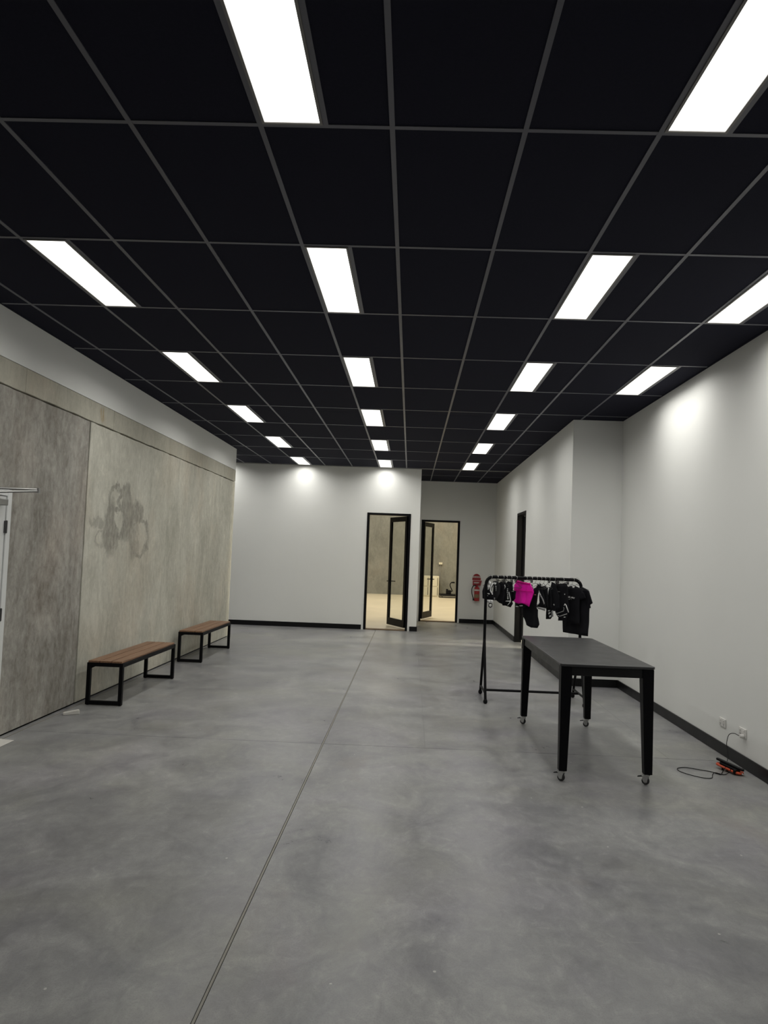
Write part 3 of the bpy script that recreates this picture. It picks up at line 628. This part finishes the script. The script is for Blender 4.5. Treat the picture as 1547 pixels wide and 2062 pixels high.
# ---- garments: outlines in metres, s along the hanger, z up from the floor
GARMENTS = [
 ('G1', 0.96, [
  ('black','P',0,[(-0.117,1.259),(-0.086,1.351),(-0.067,1.382),(-0.05,1.353),(-0.055,1.293),(-0.03,1.282),(0.002,1.292),(0.017,1.335),(0.051,1.366),(0.065,1.36),(0.032,1.308),(0.029,1.269),(0.07,1.232),(0.068,1.168),(-0.056,1.159),(-0.11,1.175)]),
  ('white','P',0,[(-0.064,1.385),(-0.017,1.394),(0.033,1.373),(0.031,1.343),(-0.014,1.34),(-0.058,1.36)]),
  ('white','P',0,[(-0.046,1.331),(0.014,1.334),(-0.005,1.294),(-0.035,1.292)]),
  ('white','S',0.011,[(-0.064,1.3),(-0.039,1.284),(-0.009,1.289),(0.017,1.332)]),
  ('white','S',0.014,[(0.063,1.367),(0.03,1.318),(0.027,1.274),(0.063,1.232)]),
  ('white','P',0,[(-0.053,1.163),(0.063,1.167),(0.065,1.136),(0.016,1.126),(-0.047,1.137)]),
  ('grey','S',0.012,[(-0.045,1.150),(-0.030,1.151)]),
  ('grey','S',0.014,[(-0.024,1.150),(-0.012,1.151)]),
  ('grey','S',0.012,[(-0.004,1.152),(0.016,1.152)]),
  ('grey','S',0.012,[(0.024,1.152),(0.048,1.153)]),
  ('white','S',0.012,[(-0.058,1.236),(0.011,1.234)]),
  ('grey','S',0.009,[(-0.057,1.211),(-0.016,1.21)]),
  ('black','S',0.009,[(-0.001,1.109),(0.003,1.084),(0.032,1.076),(0.06,1.089),(0.061,1.118),(0.03,1.126),(0.002,1.116)]),
  ('white','P',0,[(0.006,1.109),(0.054,1.115),(0.055,1.093),(0.007,1.087)]),
 ]),
 ('G2', 1.032, [
  ('char','P',0,[(-0.048,1.381),(-0.006,1.388),(0.036,1.375),(0.065,1.323),(0.059,1.234),(0.01,1.162),(-0.031,1.158),(-0.038,1.227),(-0.032,1.342)]),
  ('white','P',0,[(-0.026,1.372),(0.015,1.369),(0.003,1.344),(-0.026,1.352)]),
  ('grey','P',0,[(-0.033,1.198),(0.005,1.191),(0.003,1.159),(-0.03,1.164)]),
  ('grey','S',0.015,[(0.01,1.334),(0.016,1.271)]),
 ]),
 ('G3', 1.101, [
  ('black','P',0,[(-0.06,1.358),(-0.012,1.385),(0.03,1.363),(0.042,1.235),(0.019,1.121),(-0.023,1.132),(-0.079,1.158),(-0.103,1.226),(-0.071,1.293)]),
  ('grey','P',0,[(-0.066,1.343),(-0.028,1.345),(-0.029,1.295),(-0.058,1.308)]),
 ]),
 ('G4', 1.138, [
  ('black','P',0,[(-0.064,1.384),(0.005,1.378),(0.026,1.364),(0.019,1.196),(-0.011,1.105),(-0.032,1.108),(-0.048,1.161),(-0.024,1.242)]),
  ('white','S',0.007,[(-0.025,1.272),(-0.023,1.317),(0.006,1.348),(0.014,1.324),(-0.011,1.278)]),
  ('white','S',0.009,[(-0.068,1.234),(-0.017,1.245)]),
  ('white','S',0.015,[(-0.013,1.228),(-0.032,1.187)]),
 ]),
 ('G5', 1.192, [
  ('black','P',0,[(-0.062,1.361),(-0.022,1.393),(0.039,1.382),(0.052,1.308),(0.03,1.282),(0.034,1.179),(0.062,1.132),(0.024,1.086),(-0.051,1.099),(-0.103,1.097),(-0.061,1.162),(-0.062,1.282)]),
  ('white','S',0.008,[(-0.058,1.277),(-0.057,1.153)]),
  ('white','S',0.007,[(0.01,1.266),(0.034,1.174),(0.031,1.15),(-0.014,1.107)]),
  ('white','S',0.011,[(-0.054,1.154),(0.031,1.158)]),
  ('white','S',0.013,[(-0.019,1.309),(-0.018,1.294)]),
  ('white','S',0.015,[(-0.018,1.288),(-0.016,1.272)]),
  ('white','S',0.013,[(-0.016,1.266),(-0.015,1.25)]),
  ('white','S',0.011,[(-0.013,1.244),(-0.012,1.228)]),
  ('white','S',0.015,[(-0.012,1.221),(-0.009,1.208)]),
  ('white','S',0.016,[(-0.011,1.203),(-0.007,1.179)]),
 ]),
 ('G6', 1.257, [
  ('black','P',0,[(-0.111,1.386),(-0.042,1.375),(-0.032,1.286),(0.015,1.279),(0.012,1.19),(-0.027,1.157),(-0.051,1.166),(-0.059,1.279),(-0.104,1.301)]),
  ('white','P',0,[(-0.029,1.351),(-0.011,1.352),(-0.013,1.302),(-0.029,1.301)]),
  ('grey','S',0.011,[(-0.069,1.27),(-0.005,1.274)]),
 ]),
 ('G7', 1.375, [
  ('pink','P',0,[(-0.119,1.403),(-0.021,1.388),(0.081,1.381),(0.122,1.31),(0.13,1.281),(0.098,1.162),(0.078,1.106),(0.015,1.126),(-0.025,1.137),(-0.099,1.127),(-0.188,1.155),(-0.157,1.232),(-0.169,1.292),(-0.161,1.348)]),
  ('pink2','P',0,[(-0.119,1.403),(-0.021,1.389),(0.081,1.381),(0.09,1.364),(-0.021,1.37),(-0.127,1.384)]),
  ('pink2','S',0.0035,[(-0.155,1.287),(-0.037,1.285),(0.126,1.285)]),
 ]),
 ('G8', 1.436, [
  ('black','P',0,[(-0.22,1.261),(-0.105,1.268),(-0.011,1.225),(-0.059,1.088),(-0.079,1.081),(-0.213,1.075)]),
  ('white','S',0.01,[(-0.21,1.088),(-0.171,1.088)]),
  ('white','S',0.01,[(-0.15,1.099),(-0.094,1.106)]),
 ]),
 ('G9', 1.495, [
  ('black','P',0,[(-0.101,1.341),(-0.052,1.358),(-0.021,1.315),(0.011,1.327),(0.035,1.378),(0.062,1.365),(0.042,1.182),(0.026,1.102),(0.059,1.07),(0.059,0.987),(0.078,0.901),(0.053,0.857),(-0.044,0.851),(-0.111,0.876),(-0.146,0.943),(-0.196,1.013),(-0.188,1.164)]),
  ('white','S',0.007,[(-0.052,1.348),(-0.005,1.321),(-0.014,1.306)]),
  ('white','S',0.007,[(0.042,1.369),(0.021,1.328)]),
  ('red','S',0.013,[(0.006,1.245),(0.033,1.245)]),
 ]),
 ('G10', 1.547, [
  ('black','P',0,[(-0.01,1.363),(0.012,1.379),(0.034,1.321),(0.069,1.235),(0.094,1.143),(0.102,1.095),(0.009,1.088),(-0.043,1.098),(0.013,1.162),(0.004,1.25)]),
  ('white','S',0.015,[(-0.004,1.373),(-0.009,1.328),(-0.004,1.289),(0.027,1.242)]),
  ('grey','S',0.017,[(0.031,1.237),(0.064,1.19),(0.088,1.143)]),
  ('white','S',0.012,[(0.016,1.164),(0.008,1.142),(-0.036,1.104)]),
  ('white','S',0.008,[(-0.072,1.095),(-0.043,1.096),(-0.009,1.069)]),
  ('grey','P',0,[(-0.017,1.105),(0.105,1.096),(0.103,1.064),(0.003,1.08)]),
 ]),
 ('G11', 1.594, [
  ('black','P',0,[(-0.051,1.342),(0.022,1.356),(0.062,1.324),(0.075,1.227),(0.076,1.1),(0.041,1.094),(0.028,1.184),(-0.032,1.269)]),
 ]),
 ('G12', 1.644, [
  ('black','P',0,[(-0.0,1.337),(0.035,1.344),(0.055,1.286),(0.074,1.092),(-0.014,1.075),(0.004,1.214)]),
  ('white','S',0.014,[(0.024,1.334),(0.016,1.284),(0.014,1.21)]),
 ]),
 ('G13', 1.707, [
  ('black','P',0,[(-0.044,1.272),(-0.017,1.403),(0.028,1.386),(0.089,1.242),(0.097,1.096),(0.032,1.061),(-0.006,1.068),(-0.003,0.994),(-0.034,0.962),(-0.092,0.956),(-0.092,1.065),(-0.089,1.08),(-0.049,1.213)]),
  ('white','P',0,[(-0.06,1.063),(-0.028,1.068),(-0.037,1.053),(-0.059,1.051)]),
  ('white','P',0,[(-0.056,1.036),(-0.021,1.047),(-0.024,1.032),(-0.048,1.012)]),
  ('white','P',0,[(-0.042,1.0),(-0.01,1.011),(-0.01,0.994),(-0.035,0.979)]),
  ('grey','P',0,[(-0.004,1.065),(0.024,1.068),(0.03,0.997),(-0.0,0.997)]),
  ('grey','S',0.012,[(0.03,1.145),(0.038,1.126)]),
 ]),
 ('G14', 1.808, [
  ('black','P',0,[(-0.088,1.378),(0.062,1.396),(0.094,1.354),(0.097,1.237),(0.113,1.111),(0.118,1.053),(0.097,1.037),(0.081,0.957),(-0.03,0.949),(-0.025,0.986),(-0.083,1.03),(-0.098,1.084),(-0.077,1.234),(-0.104,1.282)]),
  ('white','S',0.012,[(0.048,1.13),(0.063,1.151),(0.082,1.138),(0.115,1.058)]),
  ('grey','S',0.009,[(-0.077,1.033),(-0.045,1.031),(0.041,1.066),(0.049,1.101),(0.039,1.11)]),
  ('grey','S',0.01,[(-0.032,1.01),(-0.001,1.003),(0.094,1.039)]),
  ('white','S',0.008,[(0.047,1.27),(0.05,1.258)]),
  ('white','S',0.007,[(0.052,0.997),(0.074,0.999)]),
  ('grey','S',0.0045,[(-0.044,1.291),(-0.013,1.291)]),
 ]),
 ('G15', 1.929, [
  ('black','P',0,[(-0.064,1.349),(-0.009,1.367),(0.007,1.346),(0.041,1.345),(0.049,1.365),(0.113,1.345),(0.174,1.295),(0.194,1.238),(0.135,1.21),(0.119,1.233),(0.128,0.925),(-0.058,0.924),(-0.066,1.19)]),
  ('white','S',0.0045,[(-0.046,1.237),(-0.021,1.238)]),
  ('white','S',0.0045,[(-0.044,1.236),(-0.042,1.222)]),
  ('white','S',0.0045,[(-0.043,1.23),(-0.021,1.231)]),
  ('white','S',0.0045,[(-0.045,1.223),(-0.024,1.225)]),
  ('white','S',0.0045,[(-0.023,1.219),(-0.012,1.218)]),
  ('white','S',0.0045,[(-0.01,1.232),(0.013,1.234)]),
  ('white','S',0.0045,[(-0.007,1.232),(0.0,1.22)]),
  ('white','S',0.0045,[(0.001,1.233),(0.006,1.221)]),
  ('white','S',0.0045,[(0.0,1.219),(0.026,1.222)]),
  ('white','S',0.0045,[(0.018,1.234),(0.024,1.222)]),
  ('white','S',0.0045,[(0.023,1.235),(0.034,1.229)]),
  ('white','S',0.0045,[(0.034,1.229),(0.054,1.231)]),
  ('white','S',0.0045,[(0.052,1.234),(0.053,1.227)]),
  ('white','S',0.0045,[(0.028,1.218),(0.05,1.218)]),
  ('grey','S',0.004,[(-0.038,1.207),(-0.018,1.202)]),
  ('grey','S',0.004,[(-0.009,1.207),(0.002,1.203)]),
 ]),
 ('G16', 1.989, [
  ('black','P',0,[(-0.217,1.181),(-0.209,0.941),(-0.192,0.802),(0.168,0.794),(0.178,0.979),(0.183,1.119),(0.2,1.123),(0.193,1.159),(0.228,1.181),(0.202,1.261),(0.171,1.317),(0.081,1.355),(0.015,1.346),(-0.01,1.359),(-0.058,1.332),(-0.152,1.326),(-0.206,1.252)]),
 ]),
]

ALPHA = math.radians(52)
DV = Vector((math.cos(ALPHA), -math.sin(ALPHA), 0)); NV = Vector((-math.sin(ALPHA), -math.cos(ALPHA), 0))
INFO = {
 'G1': ('crop_top', 'black cropped tank top with white neck trim and white waistband', 'top', 0),
 'G2': ('crop_top', 'charcoal and white patterned top hanging second from the near rail end', 'top', 0),
 'G3': ('sports_shorts', 'plain black shorts clipped third from the tank-top end of the rail', 'shorts', 1),
 'G4': ('strappy_top', 'black top with looping white straps beside the lettered shorts', 'top', 0),
 'G5': ('sports_shorts', 'black shorts with white piping and white vertical lettering', 'shorts', 1),
 'G6': ('cropped_singlet', 'black top with a white tag just before the pink shorts', 'top', 0),
 'G7': ('pink_shorts', 'bright magenta pink pleated shorts clipped to the rail', 'shorts', 1),
 'G8': ('sports_shorts', 'black shorts with white band lettering peeping from under the pink shorts', 'shorts', 1),
 'G9': ('bodysuit', 'long black bodysuit with white straps beside the pink shorts', 'bodysuit', 0),
 'G10': ('racerback_top', 'black racerback top with wide white side stripes and pale hem', 'top', 0),
 'G11': ('singlet', 'plain black top right behind the white-striped racerback', 'top', 0),
 'G12': ('striped_top', 'narrow black top with one tapering white stripe', 'top', 0),
 'G13': ('sports_shorts', 'black shorts with a white-patched leg and a grey tag below', 'shorts', 1),
 'G14': ('sports_shorts', 'large black shorts with curved white piping at the hem', 'shorts', 1),
 'G15': ('tee_shirt', 'black t-shirt with small white chest lettering', 't-shirt', 0),
 'G16': ('tee_shirt', 'plain black t-shirt at the far end of the rail, sleeve sticking out', 't-shirt', 0),
}
LNAME = {'white': 'white_trim', 'grey': 'grey_trim', 'black': 'black_trim', 'pink2': 'seam_band', 'red': 'emblem', 'char': 'panel'}
def inside(pt, poly):
    x, y = pt; c = False; n = len(poly)
    for i in range(n):
        x1, y1 = poly[i]; x2, y2 = poly[i - 1]
        if (y1 > y) != (y2 > y) and x < (x2 - x1) * (y - y1) / (y2 - y1) + x1: c = not c
    return c
def cloth(name, poly, base, fold, off, thick, mat, parent, step):
    """flat outline cut into a grid, folded along its width and thickened"""
    bm = bmesh.new(); vs = [bm.verts.new((s, 0, z)) for s, z in poly]; bm.faces.new(vs)
    s0, s1 = min(p[0] for p in poly), max(p[0] for p in poly); z0, z1 = min(p[1] for p in poly), max(p[1] for p in poly)
    for lo, hi, no in ((s0, s1, Vector((1, 0, 0))), (z0, z1, Vector((0, 0, 1)))):
        st = step if no.x else step * 2.2
        k = lo + st
        while k < hi - st * .3:
            bmesh.ops.bisect_plane(bm, geom=bm.verts[:] + bm.edges[:] + bm.faces[:], plane_co=no * k, plane_no=no); k += st
    amp, fr, ph, ztop = fold
    for v in bm.verts:
        s, z = v.co.x, v.co.z
        g = min(1, max(0, (ztop - z) / .10))
        dpt = amp * g * (math.sin(s * fr + ph + 5 * z) + .5 * math.sin(s * fr * 1.9 + ph * 2 - 9 * z) + .4 * math.sin(z * 31 + ph)) + off
        v.co = base + DV * s + Vector((0, 0, z)) + NV * dpt
    me = bpy.data.meshes.new(name); bm.normal_update(); bm.to_mesh(me); bm.free(); me.materials.append(mat); me.shade_smooth()
    o = bpy.data.objects.new(name, me); COL.objects.link(o)
    if parent: o.parent = parent; o.matrix_parent_inverse = parent.matrix_basis.inverted()
    so = o.modifiers.new('thickness', 'SOLIDIFY'); so.thickness = thick; so.offset = 0
    return o
def stroke(pts, wdt):
    P = [Vector((p[0], p[1])) for p in pts]; L = []; Rr = []
    for i, p in enumerate(P):
        t = (P[min(i + 1, len(P) - 1)] - P[max(i - 1, 0)]); t.normalize(); n = Vector((-t.y, t.x)) * wdt / 2
        L.append(tuple(p + n)); Rr.append(tuple(p - n))
    return L + Rr[::-1]
for gi, (gid, hx, layers) in enumerate(GARMENTS):
    nm, lab, cat, clip = INFO[gid]
    base = Vector((hx, RY, 0)); body = layers[0][3]
    ztop = max(p[1] for p in body); smin, smax = min(p[0] for p in body), max(p[0] for p in body)
    g = empty(nm, (hx, RY, min(p[1] for p in body))); tag(g, lab, cat, 'sportswear on the clothes rail')
    big = gid in ('G9', 'G14', 'G15', 'G16', 'G7')
    fold = (.006 if big else .0045, 34 if gid != 'G7' else 60, gi * 1.7, ztop + .01)
    bmat = MAT['f_' + layers[0][0]]
    cloth('cloth', body, base, fold, 0, .012, bmat, g, .018)
    for k, (mn, kind, wdt, pts) in enumerate(layers[1:]):
        poly = pts if kind == 'P' else stroke(pts, wdt)
        cloth(LNAME.get(mn, mn), poly, base, fold, .0105 + .0012 * (k % 3), .004, MAT['f_' + mn], g, .02)
    # its hanger
    h = empty('hanger', (hx, RY, RZ)); hold = {'top': 'top', 'shorts': 'shorts'}.get(cat, cat)
    tag(h, '%s hanger carrying %s' % ('clip' if clip else 'wire', lab), 'hanger', 'hangers on the clothes rail')
    P3 = lambda s, z, d=0: base + DV * s + NV * d + Vector((0, 0, z))
    arc = [P3(-.036 * math.cos(a), RZ + .0245 * math.sin(a)) for a in [math.pi * (-.12 + 1.12 * i / 10) for i in range(11)]]
    zn = RZ - .055
    MB().tube(arc + [P3(.030, RZ - .014), P3(.010, RZ - .030), P3(0, zn)], .0023, 6).build('hook', MAT['hook'], h, smooth=True)
    if clip:
        zb = max(ztop + .012, zn - .03); a0, a1 = max(smin + .02, -.16), min(smax - .02, .16)
        fr = MB().tube([P3(a0, zb), P3(a0 * .5, zb + (zn - zb) * .3), P3(0, zn), P3(a1 * .5, zb + (zn - zb) * .3), P3(a1, zb)], .0024, 6)
        fr.tube([P3(a0, zb), P3(a1, zb)], .0024, 6); fr.build('wire_frame', MAT['wire'], h, smooth=True)
        for s in (a0 + .006, a1 - .006):
            c = MB()
            for d in (-.009, .009):
                Mx = Matrix.Translation(P3(s, 0)) @ Matrix.Rotation(-ALPHA, 4, 'Z')
                c.hexa([(-.007, d - .002, ztop - .016), (.007, d - .002, ztop - .016), (.007, d + .002, ztop - .016), (-.007, d + .002, ztop - .016)],
                       [(-.005, d * 1.5 - .002, ztop + .028), (.005, d * 1.5 - .002, ztop + .028), (.005, d * 1.5 + .002, ztop + .028), (-.005, d * 1.5 + .002, ztop + .028)], Mx)
            c.build('clip', MAT['wire'], h)
    else:
        wdt = max(.05, min(.17, max(-smin, smax)))
        zs = zn - .055 if wdt > .07 else zn - .04
        fr = MB().tube([P3(0, zn), P3(-wdt, zs), P3(-wdt * .9, zs - .008), P3(wdt * .9, zs - .008), P3(wdt, zs), P3(0, zn)], .0024, 6)
        fr.build('wire_frame', MAT['wire'], h, smooth=True)

# ================================================================== sockets, plug and the corded device by the right wall
def socket(yc, zc, label):
    t = empty('power_socket', (XR, yc, zc)); tag(t, label, 'power socket', 'double power sockets on the white wall')
    MB().box(XR - .011, XR - .0005, yc - .0585, yc + .0585, zc - .037, zc + .037).build('face_plate', MAT['plastic'], t, bevel=.003)
    for s in (-1, 1):
        MB().box(XR - .0155, XR - .0105, yc + s * .030 - .008, yc + s * .030 + .008, zc + .012, zc + .026).build('rocker_switch', MAT['plastic'], t, bevel=.0015)
        m = MB()
        for dy, rot in ((-.007, .5), (.007, -.5), (0, 0)):
            m.box(-.0018, .0002, -.0012, .0012, -.005, .005, Matrix.Translation((XR - .0112, yc + s * .030 + dy, zc - .010 - (.011 if dy == 0 else 0))) @ Matrix.Rotation(rot, 4, 'X'))
        m.build('pin_slots', MAT['f_grey'], t)
    return t
socket(6.20, .281, 'white double power socket with nothing plugged in')
socket(5.835, .285, 'white double power socket holding a white plug')
t = empty('corded_device', (2.64, 5.70, 0)); tag(t, 'small black and orange corded device lying beside the skirting board', 'device')
p1 = Vector((2.598, 5.815, .066)); p2 = Vector((2.703, 5.580, .044))
ux = (p2 - p1).normalized(); sd = Vector((0, 0, 1)).cross(ux).normalized(); uz = ux.cross(sd)
BM = Matrix((ux, sd, uz)).transposed().to_4x4(); BM.translation = (p1 + p2) / 2
def stad(L, Wd, n=8):
    o = []
    for i in range(n + 1): a = -math.pi / 2 + math.pi * i / n; o.append((L / 2 - Wd / 2 + Wd / 2 * math.cos(a), Wd / 2 * math.sin(a)))
    for i in range(n + 1): a = math.pi / 2 + math.pi * i / n; o.append((-L / 2 + Wd / 2 + Wd / 2 * math.cos(a), Wd / 2 * math.sin(a)))
    return o
MB().prism(stad(.265, .030), 'z', -.004, .012, BM).build('carry_bar', MAT['bplastic'], t, bevel=.004)
MB().prism(stad(.185, .060), 'z', -.020, -.0045, BM).build('black_body', MAT['bplastic'], t, bevel=.004)
MB().prism(stad(.245, .085), 'z', -.036, -.0205, BM).build('orange_body', MAT['orange'], t, bevel=.006)
for x, y in ((-.045, -.025), (-.045, .025)):
    p = BM @ Vector((x, y, -.0355)); MB().tube([p, (p.x, p.y, .0005)], .009, 10).build('foot', MAT['bplastic'], t)
MB().box(.070, .092, -.046, -.030, -.040, -.006, BM).build('side_clip', MAT['bplastic'], t, bevel=.003)
MB().tube([BM @ Vector((.1195, 0, -.028)), BM @ Vector((.130, 0, -.028))], .006, 10).build('end_cap', MAT['plastic'], t)
cd = t
pz = .263
MB().tube([(XR - .012, 5.805, pz), (XR - .045, 5.805, pz)], [.0175, .0155], 14).build('plug', MAT['plastic'], cd, bevel=.003)
cpath = smooth_path([(XR - .040, 5.812, pz - .004), (XR - .060, 5.86, pz + .006), (XR - .075, 5.925, pz - .02), (XR - .085, 5.945, pz - .09), (XR - .09, 5.925, .13), (2.70, 5.84, .085), (2.655, 5.755, .070)], 8)
MB().tube(cpath, .0028, 7).build('wall_lead', MAT['cord'], cd, smooth=True)
z_ = .0035
fpath = smooth_path([(2.62, 5.70, .040), (2.575, 5.66, z_ + .004), (2.53, 5.60, z_), (2.49, 5.66, z_), (2.42, 5.70, z_), (2.32, 5.75, z_), (2.24, 5.72, z_), (2.225, 5.64, z_), (2.28, 5.55, z_), (2.36, 5.49, z_), (2.42, 5.50, z_), (2.46, 5.58, z_), (2.50, 5.625, .009), (2.56, 5.60, z_), (2.61, 5.62, .02), (2.64, 5.66, .036)], 8)
MB().tube(fpath, .0028, 7).build('floor_lead', MAT['cord'], cd, smooth=True)

# ================================================================== fire extinguisher and its sign in the alcove
ex = 1.712; ey = YA - .085
t = empty('fire_extinguisher', (ex, ey, .57)); tag(t, 'red fire extinguisher with black hose hung on the alcove wall', 'fire extinguisher')
Mx = Matrix.Translation((ex, ey, 0))
MB().lathe([(.060, .572), (.068, .580), (.068, .880), (.060, .905), (.040, .925), (.022, .932), (.022, .950)], 24, Mx).build('cylinder', MAT['red'], t, smooth=True)
MB().lathe([(.0688, .828), (.0688, .868)], 24, Mx).build('strap', MAT['lwhite'], t, smooth=True)
m = MB()
for i in range(9):
    a0 = math.radians(-150 + 12 * i); a1 = math.radians(-150 + 12 * (i + 1)); r_ = .0692
    m.add([(ex + r_ * math.cos(a0), ey + r_ * math.sin(a0), .655), (ex + r_ * math.cos(a1), ey + r_ * math.sin(a1), .655), (ex + r_ * math.cos(a1), ey + r_ * math.sin(a1), .745), (ex + r_ * math.cos(a0), ey + r_ * math.sin(a0), .745)], [(0, 1, 2, 3)])
m.build('paper_label', MAT['label'], t)
m = MB(); m.box(ex - .020, ex + .020, ey - .022, ey + .022, .945, .985); m.hexa([(ex - .03, ey - .012, .985), (ex + .085, ey - .012, .965), (ex + .085, ey + .012, .965), (ex - .03, ey + .012, .985)], [(ex - .03, ey - .012, .997), (ex + .085, ey - .012, .975), (ex + .085, ey + .012, .975), (ex - .03, ey + .012, .997)])
m.hexa([(ex - .02, ey - .011, 1.005), (ex + .08, ey - .011, 1.015), (ex + .08, ey + .011, 1.015), (ex - .02, ey + .011, 1.005)], [(ex - .02, ey - .011, 1.014), (ex + .08, ey - .011, 1.026), (ex + .08, ey + .011, 1.026), (ex - .02, ey + .011, 1.014)])
m.build('valve_handle', MAT['dred'], t, bevel=.002, seg=1)
MB().tube(smooth_path([(ex - .018, ey - .01, .968), (ex - .09, ey - .02, .955), (ex - .128, ey - .02, .88), (ex - .128, ey - .02, .78), (ex - .105, ey - .02, .69), (ex - .082, ey - .02, .63)], 6), .0105, 10).build('hose', MAT['cord'], t, smooth=True)
MB().tube([(ex - .084, ey - .02, .635), (ex - .080, ey - .02, .588)], [.012, .017], 12).build('nozzle', MAT['bplastic'], t)
MB().box(ex - .03, ex + .03, ey + .06, YA - .0005, .80, .97).build('wall_bracket', MAT['dred'], t)
t = empty('extinguisher_sign', (1.70, YA, 1.0)); tag(t, 'red wall sign with rounded top and pale lettering band above the extinguisher', 'sign')
zs = 1.095
prof = [(1.595, zs), (1.81, zs)] + [(1.7025 + .1075 * math.cos(a), zs + .035 + .125 * math.sin(a)) for a in [math.pi * i / 14 for i in range(15)]]
MB().prism(prof, 'y', YA - .006, YA - .0005).build('sign_plate', MAT['dred'], t)
MB().box(1.600, 1.805, YA - .0085, YA - .0055, 1.155, 1.195).build('text_band', MAT['lwhite'], t)
m = MB()
for i, x in enumerate((1.622, 1.648, 1.668, 1.700, 1.718, 1.742, 1.760, 1.784)): m.box(x - .007, x + .006, YA - .010, YA - .008, 1.165, 1.186)
m.build('lettering', MAT['dred'], t)
MB().hexa([(1.608, YA - .055, .965), (1.800, YA - .055, .965), (1.800, YA - .0005, .965), (1.608, YA - .0005, .965)], [(1.608, YA - .03, 1.085), (1.835, YA - .03, 1.085), (1.835, YA - .0005, 1.085), (1.608, YA - .0005, 1.085)]).build('lower_plate', MAT['dred'], t)
MB().box(1.635, 1.765, YA - .054, YA - .045, 1.015, 1.045).build('text_band', MAT['lwhite'], t)

# ================================================================== things in the room behind the glazed doors
FZ = .0225
cb = empty('storage_cabinet', (.78, 28.05, FZ)); tag(cb, 'cream two-door-high storage cabinet behind the alcove glass door', 'cabinet')
x0, x1, y0, y1, z1 = .36, 1.20, 27.80, 28.46, .86
MB().box(x0, x1, y0 + .02, y1, FZ, z1).build('carcass', MAT['cabinet'], cb, bevel=.004, seg=1)
for i in range(2):
    for j in range(2):
        a = x0 + .03 + i * .385; zb = FZ + .05 + j * .385
        dr = MB().box(a, a + .36, y0, y0 + .019, zb, zb + .36).build('cabinet_door', MAT['cabinet'], cb, bevel=.003, seg=1)
        MB().box(a + .362, a + .378, y0 + .012, y0 + .0195, zb + .02, zb + .34).build('shadow_gap', MAT['bplastic'], dr)
        MB().tube([(a + .09, y0, zb + .29), (a + .09, y0 - .02, zb + .29)], .012, 10).build('knob', MAT['bplastic'], dr)
jb = empty('junction_box', (1.25, FARY, 1.3)); tag(jb, 'white junction box with conduit on the bare concrete wall', 'junction box')
MB().box(1.195, 1.345, FARY - .06, FARY - .0005, 1.335, 1.42).build('box_body', MAT['cabinet'], jb, bevel=.005)
MB().tube([(1.27, FARY - .02, 1.335), (1.27, FARY - .02, FZ)], .012, 10).build('conduit', MAT['rim'], jb)
pl = empty('low_platform', (1.75, 27.9, FZ)); tag(pl, 'low black wheeled platform on the cream floor behind the alcove door', 'platform')
MB().box(1.25, 2.45, 27.55, 28.2, FZ + .075, FZ + .135).build('deck', MAT['bplastic'], pl, bevel=.01)
MB().box(1.30, 2.40, 27.56, 28.18, FZ + .045, FZ + .0745).build('under_frame', MAT['alloy'], pl)
for x in (1.35, 2.3):
    for y in (27.65, 28.1): MB().lathe([(.0225, -.02), (.0225, .02)], 14, Matrix.Translation((x, y, FZ + .0225)) @ Matrix.Rotation(math.pi / 2, 4, 'X')).build('wheel', MAT['rubber'], pl)
MB().box(1.22, 2.46, 27.53, 27.56, FZ + .001, FZ + .02).build('front_bar', MAT['bplastic'], pl)
mc = empty('canister_unit', (1.63, 27.85, FZ + .135)); tag(mc, 'black canister unit with a curved neck standing on the low platform', 'machine')
zt = FZ + .1355
MB().box(1.50, 1.70, 27.75, 27.95, zt, zt + .16).build('body', MAT['bplastic'], mc, bevel=.015)
MB().box(1.50, 1.575, 27.78, 27.92, zt + .161, zt + .205).build('cap', MAT['bplastic'], mc, bevel=.008)
MB().tube(smooth_path([(1.685, 27.85, zt + .10), (1.745, 27.85, zt + .13), (1.71, 27.85, zt + .22), (1.655, 27.85, zt + .34), (1.67, 27.85, zt + .43), (1.73, 27.85, zt + .475), (1.82, 27.85, zt + .49)], 6), .019, 10).build('curved_neck', MAT['bplastic'], mc, smooth=True)
MB().box(1.70, 1.84, 27.81, 27.89, zt + .445, zt + .50).build('nozzle_head', MAT['bplastic'], mc, bevel=.01)
